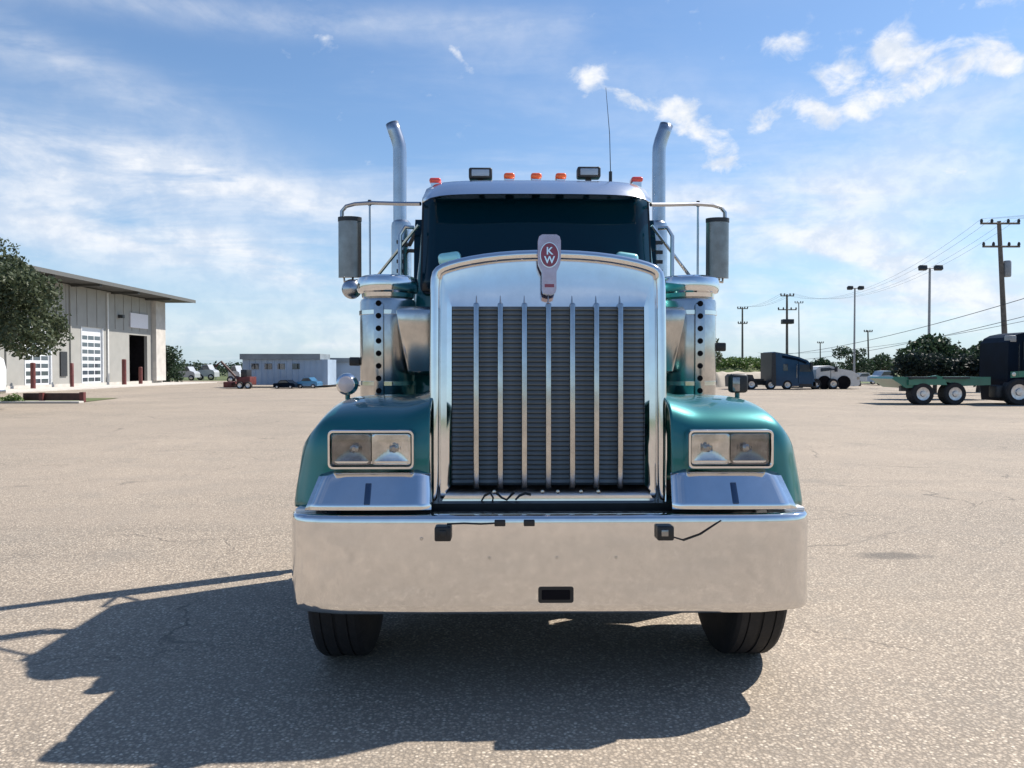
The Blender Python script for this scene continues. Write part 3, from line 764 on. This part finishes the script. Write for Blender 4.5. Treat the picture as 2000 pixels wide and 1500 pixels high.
# ------------------------------------------------------------------ foliage
def foliage(blobs, nleaf, size, seed, squash=.55):
    rng = np.random.default_rng(seed); vs = []; fs = []
    vol = np.array([b[3]*b[4]*b[5] for b in blobs]); cnt = (nleaf*vol/vol.sum()).astype(int)+8
    allp = []
    for (x,y,z,a,b_,c), k in zip(blobs, cnt):
        d = rng.normal(size=(k,3)); d /= np.linalg.norm(d,axis=1)[:,None]
        r = rng.uniform(.35,1,size=k)**.45
        nz = np.array([mnoise.noise(Vector(q)*2.1+Vector((x,y,z))) for q in d])
        p = d*(r*(1+.45*nz))[:,None]*np.array([a,b_,c])+np.array([x,y,z]); allp.append(p)
    p = np.vstack(allp); k = len(p)
    u = rng.normal(size=(k,3)); u /= np.linalg.norm(u,axis=1)[:,None]
    v = rng.normal(size=(k,3)); v -= (v*u).sum(1)[:,None]*u; v /= np.linalg.norm(v,axis=1)[:,None]
    s = size*rng.uniform(.6,1.4,size=k)[:,None]
    q = np.stack([p-u*s, p+v*s*squash, p+u*s, p-v*s*squash],1).reshape(-1,3)
    return q.tolist(), np.arange(4*k).reshape(-1,4).tolist()
def leafobj(name, blobs, n, size, seed, m, parent=None, O=(0,0,0)):
    v, f = foliage(blobs,n,size,seed); me = bpy.data.meshes.new(name)
    v = (np.array(v)-np.array(O)).tolist(); me.from_pydata(v,[],f); me.materials.append(M[m])
    o = bpy.data.objects.new(name, me); C.objects.link(o)
    if parent: o.parent = parent
    return o
def tree(label, base, h, blobs, n, size, seed, m='leaf_dark', tr=.15, group=None, name='tree'):
    t = thing(name,label,'tree',base,0,group); B = Vector(base)
    leafobj('crown',blobs,n,size,seed,m,t,base)
    tb = MB().tube([(0,0,0),(.05,0,h*.3),(0,.05,h*.6),(.05,0,h*.85)],[tr,tr*.8,tr*.6,tr*.3],9)
    rnd = random.Random(seed)
    for b in blobs[:6]:
        tgt = Vector(b[:3])-B; s0 = Vector((0,0,h*rnd.uniform(.3,.6)))
        tb.tube([s0, s0.lerp(tgt,.5)+Vector((rnd.uniform(-.2,.2),0,.1)), tgt],[tr*.45,tr*.3,tr*.12],6)
    tb.build('trunk','bark',t); return t
rnd = random.Random(3)
# large tree at left edge, D~30
bl = []
for i in range(26):
    px = rnd.uniform(-170,95); py = rnd.uniform(505,660)
    if px > 60 and py < 560: py += 50
    D = rnd.uniform(28,32); p = P(px,py,D); bl.append((p.x,p.y,p.z,1.0,1.0,.75))
for (px,py,r) in ((5,480,.35),(28,484,.18),(20,510,.45),(100,620,.55),(95,580,.5),(60,545,.5),(115,640,.35),(40,675,.5),(70,680,.35)):
    p = P(px,py,30); bl.append((p.x,p.y,p.z,r,r,r*.9))
b0 = P(-60,780,30); b0.z = 0
tree('big grey green tree overhanging the left edge before the workshop building', b0, 6.0, bl, 22000, .085, 5, 'leaf_olive', .24, name='broadleaf_tree')
# shrub past the building corner
p = P(330,742,84); 
bl = [(*P(px,py,84+rnd.uniform(-1,1)),1.0,1.0,.95) for px,py in ((325,690),(338,692),(322,705),(340,708),(330,722),(318,735),(345,725),(338,738),(326,698))]
tree('dark green bushy tree just right of the workshop corner', (p.x,84,0), 3.2, bl, 2600, .14, 8, 'leaf_dark')
# tree group right
def px_tree(label, pts, D, n, size, m, seed, r, basepx, name='tree', group=None):
    bl = [(*P(px,py,D+rnd.uniform(-1.5,1.5)),r*q,r*q,r*.85*q) for px,py,q in pts]
    b = P(basepx,760,D); top = max(x[2] for x in bl)
    return tree(label,(b.x,D,0),top*.8,bl,n,size,seed,m,.14,group,name)
px_tree('large dark rounded tree behind the green flatbed truck',[(1775,700,1),(1800,682,1),(1825,678,1),(1850,688,.9),(1870,700,.9),(1790,712,1),(1835,708,1),(1860,715,1),(1885,705,.8),(1765,712,.8),(1812,665,.6),(1838,668,.6)],48,5200,.12,'leaf_dark',21,.85,1825,'broadleaf_tree')
px_tree('dark tree between the flatbed truck and the navy cab',[(1895,702,1),(1915,690,1),(1930,680,.9),(1905,712,1),(1938,700,1),(1880,715,.7),(1970,690,1)],50,3600,.13,'leaf_dark',22,.75,1910)
px_tree('small loose tree behind the white truck',[(1640,690,.8),(1650,686,.7),(1665,695,.8),(1682,690,.6),(1675,712,1),(1690,715,1),(1660,714,.8)],75,1500,.14,'leaf_dark',23,.9,1665)
px_tree('small round tree left of the green flatbed truck',[(1715,706,1),(1725,704,1),(1735,712,1),(1708,715,.9)],78,1200,.14,'leaf_dark',24,.8,1722)
px_tree('small tree half hidden behind the right side of the teal truck',[(1390,672,.8),(1383,690,1),(1392,700,1),(1378,678,1),(1372,700,1)],62,1500,.13,'leaf_olive',25,.8,1385)
px_tree('low dark tree just right of the blue sleeper cab',[(1600,712,.8),(1612,714,.8),(1606,706,.6)],90,700,.16,'leaf_dark',26,1.0,1606)
# bright grassy bank + far hedges
def bank(name, m, px0, px1, py, D, depth, wob, kindv='structure'):
    rows = []; k = 40
    for j,(t,hh) in enumerate(((0,0),(.25,.55),(.5,.9),(.75,1.0),(1.0,.9),(1.3,0))):
        row = []
        for i in range(k+1):
            px = px0+(px1-px0)*i/k; H = P(px,py,D).z; e = min(1,min(i,k-i)/4)
            row.append((P(px,py,D).x, D+depth*t, -.01+hh*e*H*(1+wob*mnoise.noise(Vector((i*.35,j*.5,D))))))
        rows.append(row)
    o = MB().grid(rows).build(name,m,ang=80); struct(o); return o
bank('grass_bank','grass',1398,1530,706,66,8,.15)
bank('gravel_bank','sand_bank',1392,1560,727,62,3,.10)
bl = []
for i in range(60):
    px = 1396+130*i/59; p = P(px,704+rnd.uniform(-2,4),70); bl.append((p.x,p.y+rnd.uniform(-1,2),p.z-.3,.8,.8,.55))
o = leafobj('hedge',bl,6000,.12,31,'leaf_bright'); tag(o,'bright green hedge on the bank beyond the right fender','hedge')
def treeline(px0,px1,py,D,m,seed,n,cnt,nm='distant_trees',lab=''):
    bl = []; rr = random.Random(seed)
    for i in range(cnt):
        px = px0+(px1-px0)*(i+rr.random())/cnt; p = P(px,py+rr.uniform(-3,5),D+rr.uniform(-6,6)); h = max(p.z,.8)
        bl.append((p.x,p.y,h*.5,h*.8,h*.8,h*.52))
    o = leafobj(nm,bl,n,D*.0022,seed,m); o['label'] = lab; o['category'] = 'trees'; o['kind'] = 'stuff'; return o
treeline(-900,840,708,150,'leaf_dark',41,14000,110,lab='far dark wood along the horizon left of the teal truck')
treeline(1300,2900,710,160,'leaf_dark',42,14000,110,lab='far dark wood along the horizon right of the teal truck')

# ------------------------------------------------------------------ far left yard
TR = thing('site_office','long grey site office cabin with a dark flat roof beyond the lot','cabin',(P(585,757,62).x,62,0))
def pb(name, m, px0, py0, px1, py1, D0, D1, par, O, bevel=0, **kw):
    """box whose front face at depth D0 spans the pixels; D1 is its back"""
    a = P(px0,py1,D0); c = P(px1,py0,D0)
    b = MB().b2((a.x,D0,max(a.z,.0)),(c.x,D1,c.z),bevel); b.off(O.location); return b.build(name,m,par,smooth=bool(bevel),**kw)
w1 = pb('wall','trailer_grey',474,702,640,752,62,65,TR,TR)
pb('roof','trailer_roof',468,691,625,702,61.8,65.2,TR,TR)
for px in (498,524,549,578): 
    f_ = pb('window','window_glass',px-7,710,px+7,721,61.95,62.05,TR,TR)
    pb('sill','off_white',px-8,721,px+8,723,61.9,62.02,f_,TR) if False else None
for px in range(485,640,12): pb('wall_rib','trailer_grey',px,703,px+1.5,751,61.95,62.02,TR,TR)
A2 = thing('storage_shed','pale blue storage shed with a white door panel right of the grey cabin','shed',(P(660,757,66).x,66,0))
pb('wall','trailer_grey',612,708,712,752,66,70,A2,A2); pb('roof','trailer_roof',610,699,714,708,65.8,70.2,A2,A2); pb('door_panel','white_paint',608,712,630,722,65.9,66.05,A2,A2)
pb('red_trim','red_steel',612,699,628,704,65.7,65.8,A2,A2)
def wheel_at(px, py, D, rpx, par, O, dep=.3, m='alu_wheel', name='wheel', rim=.55):
    p = P(px,py,D); r = rpx*D/1500
    wl = bpy.data.objects.new(name,None); C.objects.link(wl); wl.parent = par; wl.location = Vector((p.x,D,max(r,p.z)))-O.location
    wl.location.z = r-.01-O.location.z
    MB().lathe([(r*.55,0),(r*.9,-.02),(r,.03),(r,dep-.03),(r*.9,dep+.02),(r*.55,dep)],(0,0,0),'y',24).build('tyre','rubber',wl)
    MB().lathe([(r*.60,.0),(r*.585,-.014),(r*.50,-.004),(r*.28,-.004),(r*.24,-.05),(0,-.055)],(0,0,0),'y',20).build('rim',m,wl)
    return wl
def car(px0,px1,pyt,D,m,label,cat='car',name='parked_car',group=None,flip=1):
    a = P(px0,760,D).x; c = P(px1,760,D).x; L = c-a; H = P(0,pyt,D).z
    t = thing(name,label,cat,((a+c)/2,D,0),0,group)
    pr = [(-.5,.25),(-.5,.55),(-.46,.62),(-.30,.66),(-.18,.98),(.10,1.0),(.24,.70),(.44,.62),(.5,.50),(.5,.22)]
    pr = [(x*L*flip,z*H) for x,z in pr]
    MB().prism(pr,'y',-.85,.85).build('body',m,t,smooth=False)
    gl = [(x*L*flip,z*H) for x,z in ((-.27,.67),(-.17,.93),(.09,.95),(.20,.69))]
    MB().prism(gl,'y',-.87,.87).build('window',M['window_glass'],t,smooth=False)
    for x in (-.32,.30):
        r = .2*H; wl = bpy.data.objects.new('wheel',None); C.objects.link(wl); wl.parent = t; wl.location = (x*L,-.9,r)
        MB().lathe([(r*.5,0),(r*.95,-.01),(r,.03),(r,.2),(r*.9,.22)],(0,0,0),'y',18).build('tyre','rubber',wl)
        MB().lathe([(r*.6,.0),(r*.55,-.01),(0,-.02)],(0,0,0),'y',14).build('rim','alu_wheel',wl)
    return t
car(585,625,737,60,'car_blue','light blue car parked in front of the grey cabin')
car(540,582,742,59,'navy_paint','low black car parked in front of the grey cabin windows')
car(352,386,716,95,'car_pale','white car beside the dark bushy tree far left','car','parked_car')
car(390,424,712,98,'car_pale','pale van like car second right of the dark bushy tree')
car(452,474,714,80,'car_pale','small white car just left of the grey cabin')
E = thing('red_loader','small dark red loader with boom parked left of the grey cabin','machine',(P(470,757,58).x,58,0))
pb('body','red_steel',462,736,488,752,58,59.5,E,E,.03); pb('cab','dark_metal',470,722,482,736,58.1,59.2,E,E,.03)
p0 = P(464,740,58)-E.location; p1 = P(432,706,58)-E.location; p2 = P(420,716,58)-E.location
MB().tube([p0,p1,p2],.09,8).build('boom','brown_steel',E)
wheel_at(468,752,57.8,7,E,E,.3); wheel_at(484,752,57.8,7,E,E,.3)
pb('bucket','red_steel',436,746,452,757,58,59.4,E,E,.03)
# chain link fence far left
F = thing('chain_fence','long grey chain link fence behind the parked cars far left','fence',(P(420,760,100).x,100,0))
for i in range(14):
    p = P(350+i*24,760,100); MB().tube([(p.x-F.location.x,0,0),(p.x-F.location.x,0,2.0)],.04,6).build('fence_post','pole_metal',F)
fm = MB()
xa = P(350,760,100).x-F.location.x; xb = P(662,760,100).x-F.location.x
for i in range(120): x = xa+(xb-xa)*i/119; fm.tube([(x,.03,.05),(x,.03,1.95)],.012,3)
for z in (.05,.5,1.0,1.5,1.95): fm.tube([(xa,.03,z),(xb,.03,z)],.015,3)
fm.build('fence_mesh','dark_metal',F)
# white trailer end at the far left edge
V = thing('white_van','white van nose cut off by the left edge of the picture','van',(P(-60,785,37).x,37,0))
hx = P(13,760,39).x-V.location.x
prf = [(-4.2,.3),(-4.2,2.3),(hx-1.2,2.35),(hx-.45,2.25),(hx-.12,2.0),(hx,1.5),(hx,.75),(hx-.1,.3)]
prf = [(x,z) for x,z in prf]
MB().prism(prf,'y',0,2).build('body','white_paint',V,ang=20)
MB().b2((hx-.9,-.01,.05),(hx-.3,.3,.62),.05).build('wheel','rubber',V)
MB().b2((hx-.35,-.02,.30),(hx+.04,1.9,.48),.03).build('bumper','dull_chrome',V)
MB().b2((hx-1.9,-.012,1.45),(hx-.55,.02,2.1),.01).build('side_window','window_glass',V)
bl = [(*P(px,py,34.5),.28,.28,.25) for px,py in ((28,778),(18,783),(36,785),(24,786),(8,786))]
o = leafobj('shrub',bl,900,.05,51,'leaf_bright'); tag(o,'small bright green shrub at the end of the low red barrier','shrub')

# ------------------------------------------------------------------ right: trucks
# blue sleeper tractor
D = 56
S = thing('sleeper_truck','dark blue sleeper cab truck with sloped roof parked side on','truck',(P(1550,762,D).x,D,0))
def pprism(name, m, pts, D0, D1, par, O, **kw):
    pl = [((P(px,py,D0).x-O.location.x), max(P(px,py,D0).z,.02)-O.location.z) for px,py in pts]
    return MB().prism(pl,'y',D0-O.location.y,D1-O.location.y).build(name,m,par,smooth=False,**kw)
body = pprism('cab','blue_paint',[(1510,754),(1508,690),(1512,687),(1530,690),(1560,697),(1578,704),(1586,714),(1589,730),(1592,748),(1592,754)],D,D+2.4,S,S)
pprism('rear_fairing','dark_metal',[(1507,753),(1507,688),(1515,690),(1516,753)],D-.04,D+2.44,body,S)
pb('window','window_glass',1530,711,1539,724,D-.03,D+.02,body,S)
pprism('side_window','window_glass',[(1562,712),(1580,712),(1585,726),(1562,726)],D-.03,D+.02,body,S)
pb('door_seam','navy_paint',1559,706,1560,748,D-.012,D+.02,body,S)
pprism('roof_panel','navy_paint',[(1528,694),(1558,700),(1576,707),(1574,711),(1556,704),(1528,699)],D-.02,D+.02,body,S)
pb('fuel_tank','dull_chrome',1542,748,1570,758,D+.05,D+.7,S,S,.08)
pb('chassis','frame_steel',1434,744,1600,752,D+.7,D+1.5,S,S)
pprism('rear_fender','dark_metal',[(1432,756),(1431,736),(1436,731),(1470,732),(1474,742),(1480,750),(1480,756)],D+.1,D+2.2,S,S)
for px in (1446,1468): wheel_at(px,755,D,10.5,S,S,.5)
for px in (1506,1538): wheel_at(px,755,D,9.5,S,S,.3)
pprism('front_bumper','dark_metal',[(1588,757),(1588,746),(1594,746),(1595,757)],D,D+2.3,S,S)
pprism('step_panel','dark_metal',[(1562,756),(1562,750),(1586,750),(1586,756)],D-.03,D+.2,S,S)
pb('side_mirror','dark_metal',1584,708,1588,722,D-.35,D-.15,S,S)
pb('fifth_wheel','frame_steel',1470,740,1492,744,D+.6,D+1.6,S,S)
pb('grab_rail','dull_chrome',1556,712,1557,738,D-.08,D-.05,S,S)
# white tractor
W_ = thing('white_truck','white low hood truck with two dark wheel arches right of the blue cab','truck',(P(1635,762,57).x,57,0))
D = 57
pprism('cab','off_white',[(1594,752),(1594,722),(1600,716),(1622,714),(1640,720),(1664,724),(1678,732),(1680,750),(1676,754)],D,D+2.3,W_,W_)
pprism('window','window_glass',[(1603,719),(1620,718),(1634,722),(1603,726)],D-.02,D+.02,W_,W_)
for px in (1594,1628):
    wheel_at(px,755,D-.25,10.5,W_,W_,.35)
for px in (1610,1648):
    pp = P(px,748,D); r = .5
    MB().lathe([(0,0),(r,0),(r,.2),(0,.2)],(pp.x-W_.location.x,-.05,.5),'y',20).build('wheel_arch','interior_dark',W_)
pb('door_seam','dark_metal',1622,722,1623,748,D-.012,D+.02,W_,W_)
pb('headlight','lens',1674,736,1679,741,D-.02,D+.3,W_,W_)
pb('side_mirror','dark_metal',1632,716,1636,726,D-.3,D-.1,W_,W_)
pb('chassis','frame_steel',1590,748,1682,754,D+.3,D+2,W_,W_)
# grey pickup / low vehicle farther
car(1702,1748,724,70,'trailer_grey','grey parked car left of the green flatbed truck')
car(1660,1706,728,74,'off_white','pale parked car under the small trees right of the white truck')
# green flatbed with navy cab
D = 33
G = thing('flatbed_truck','navy cab flatbed truck with long green frame cut off by the right edge','truck',(P(1870,786,D).x,D,0))
ch = pprism('frame','green_paint',[(1742,740),(1746,736),(1800,737),(1935,736),(1935,752),(1880,754),(1850,746),(1822,746),(1790,757),(1770,758),(1758,750)],D+.1,D+2.2,G,G)
pprism('deck_side','green_paint',[(1775,742),(1830,733),(1845,737),(1850,752),(1775,752)],D,D+.12,G,G)
pb('light_bracket','dark_metal',1760,752,1785,764,D+.3,D+.5,G,G)
for px in (1803,1866): wheel_at(px,762,D,22,G,G,.55)
pb('mud_guard','dark_metal',1778,736,1830,740,D-.05,D+.5,G,G); pb('mud_guard','dark_metal',1843,736,1895,740,D-.05,D+.5,G,G)
cab2 = pprism('cab','navy_paint',[(1972,784),(1968,740),(1970,668),(1978,658),(1990,652),(2010,648),(2060,650),(2070,700),(2130,708),(2140,775),(2060,780)],D-.1,D+1.9,G,G)
pprism('cab_side','green_paint',[(1974,726),(2040,722),(2040,734),(1974,738)],D-.13,D-.05,cab2,G)
pprism('side_window','window_glass',[(2000,668),(2048,668),(2058,702),(2000,702)],D-.13,D-.05,cab2,G)
pb('air_deflector','pole_metal',1973,655,1986,668,D-.12,D+.3,cab2,G,.04)
pb('door_seam','interior_dark',1996,664,1997,750,D-.115,D-.05,cab2,G)
pb('grab_rail','dull_chrome',1990,672,1991,735,D-.2,D-.17,cab2,G)
pb('fuel_tank','dark_metal',1946,752,1970,778,D,D+.6,G,G,.1)
MB().lathe([(0,-.02),(.09,-.015),(.1,.02)],Vector(P(1980,731,D-.14))-G.location,'y',16).build('step_light','dull_chrome',G)
wheel_at(1990,768,D-.25,26,G,G,.4); wheel_at(2150,768,D-.25,26,G,G,.4)
rr_ = random.Random(77); bl = []
for i in range(46):
    px = 1762+165*i/45; p = P(px,rr_.uniform(706,735),39+rr_.uniform(-.6,.6)); bl.append((p.x,p.y,p.z,.55,.55,.48))
o = leafobj('dark_hedge',bl,9000,.09,78,'leaf_black'); tag(o,'dense blackish low hedge just behind the green flatbed frame','hedge')
# ------------------------------------------------------------------ poles and wires
def light_pole(px, pytop, pybase, D, heads, label, r=.09):
    p = P(px,pybase,D); top = P(px,pytop,D).z
    t = thing('light_pole',label,'light pole',(p.x,D,0),0,'floodlight poles beyond the lot')
    MB().tube([(0,0,0),(0,0,top)],[r,r*.7],10).build('pole','pole_metal',t)
    MB().tube([(-.42*heads,0,top),(.42*heads,0,top)],.035,6).build('crossarm','dark_metal',t)
    for s in (-1,1):
        MB().box((s*.42*heads,-.12,top+.02),(.42*heads,.35,.26*heads),.06,Matrix.Rotation(R(-15),3,'X')).build('floodlight','dark_metal',t)
    return t
light_pole(1814,524,700,62,1.5,'tall light pole with twin floodlights behind the dark rounded tree',.12)
light_pole(1668,563,740,66,1.1,'shorter light pole with twin floodlights above the white truck',.09)
WIRE_PTS = {}
def util_pole(px_top, pyt, px_base, D, arms, label, r=.15, m='wood_pole', trafo=False):
    pt = P(px_top,pyt,D); pb_ = P(px_base,760,D)
    t = thing('utility_pole',label,'utility pole',(pb_.x,D,0),0,'utility poles')
    dx = pt.x-pb_.x
    MB().tube([(0,0,0),(dx*.5,0,pt.z*.5),(dx,0,pt.z)],[r,r*.85,r*.65],10).build('pole',m,t)
    k = 0
    for (py,hw,tilt) in arms:
        z = P(px_top,py,D).z; f = z/pt.z; W = hw*D/1500; x = dx*f
        MB().tube([(x-W,-.1,z-tilt),(x+W,-.1,z+tilt)],.055*r/.15,6).build('crossarm',m,t)
        for u in (-.95,-.42,.42,.95):
            MB().lathe([(0,0),(.07,.02),(.09,.1),(.05,.22),(0,.25)],(x+W*u,-.1,z+tilt*u+.04),'z',8).build('insulator','dark_metal',t)
            WIRE_PTS[(label,k)] = Vector((pb_.x+x+W*u,D-.1,z+tilt*u+.28)); k += 1
    if trafo:
        z = P(px_top,525,D).z; x = dx*z/pt.z
        MB().lathe([(0,-.5),(.2,-.48),(.22,-.4),(.22,.4),(.18,.48),(0,.5)],(x+.35,0,z),'z',14).build('transformer','pole_metal',t)
    return t
A = 'tall leaning wooden utility pole with two crossarms at the right edge'
B_ = 'utility pole with two crossarms and a dark box above the blue truck'
Cc = 'short utility pole on the grassy bank left of the blue truck'
util_pole(1951,432,1968,46,[(437,38,.0),(482,36,.0)],A,.17,'wood_pole',True)
util_pole(1537,575,1537,84,[(578,13,0),(605,18,0)],B_,.16)
MB_ = MB().b2((-.6,-.4,0),(.6,.4,.5),.05).build('pole_box','dark_metal',[o for o in C.objects if o.get('label')==B_][0]); MB_.location = (0,0,P(1537,629,84).z-.2)
util_pole(1450,600,1450,98,[(603,10,0),(632,9,0)],Cc,.15)
util_pole(1560,590,1561,110,[(592,8,0)],'thin pale utility pole just right of the boxed utility pole',.11,'pole_metal')
util_pole(1695,645,1697,105,[(648,8,0)],'small far utility pole between the light poles',.13)
util_pole(1602,668,1602,130,[(670,6,0)],'smallest far utility pole above the white truck',.12)
def wire(a, c, sag, r, label):
    pts = [a.lerp(c,t/24)-Vector((0,0,sag*4*(t/24)*(1-t/24))) for t in range(25)]
    o = MB().tube(pts,r,4,False).build('overhead_wire','wire'); tag(o,label,'wire','overhead wires between utility poles'); return o
WN = ['leftmost','second from left','third from left','rightmost']
for ka in range(4):
    a = WIRE_PTS[(A,ka)]; c = WIRE_PTS[(B_,ka)]; d = WIRE_PTS[(Cc,ka)]
    wire(c,d,.5,.009,'wire from the %s insulator of the boxed pole to the bank pole' % WN[ka])
    e = Vector((a.x+16,a.y-22,a.z+.3)); wire(a,e,.6,.007,'wire from the %s insulator of the leaning pole past the right edge' % WN[ka])
    wire(a,c,2.2,.007,'wire from the %s insulator of the leaning pole to the boxed pole' % WN[ka])
for (py0,py1,r,q) in ((566,712,.022,'upper'),(606,722,.02,'middle'),(620,705,.016,'lowest')):
    a = P(2100,py0-14,40); c = P(1480,py1-16,92); wire(a,c,.8,r,q+' of the three low wires sloping down left behind the flatbed truck')

# ------------------------------------------------------------------ render hints
scene.render.engine = 'CYCLES'
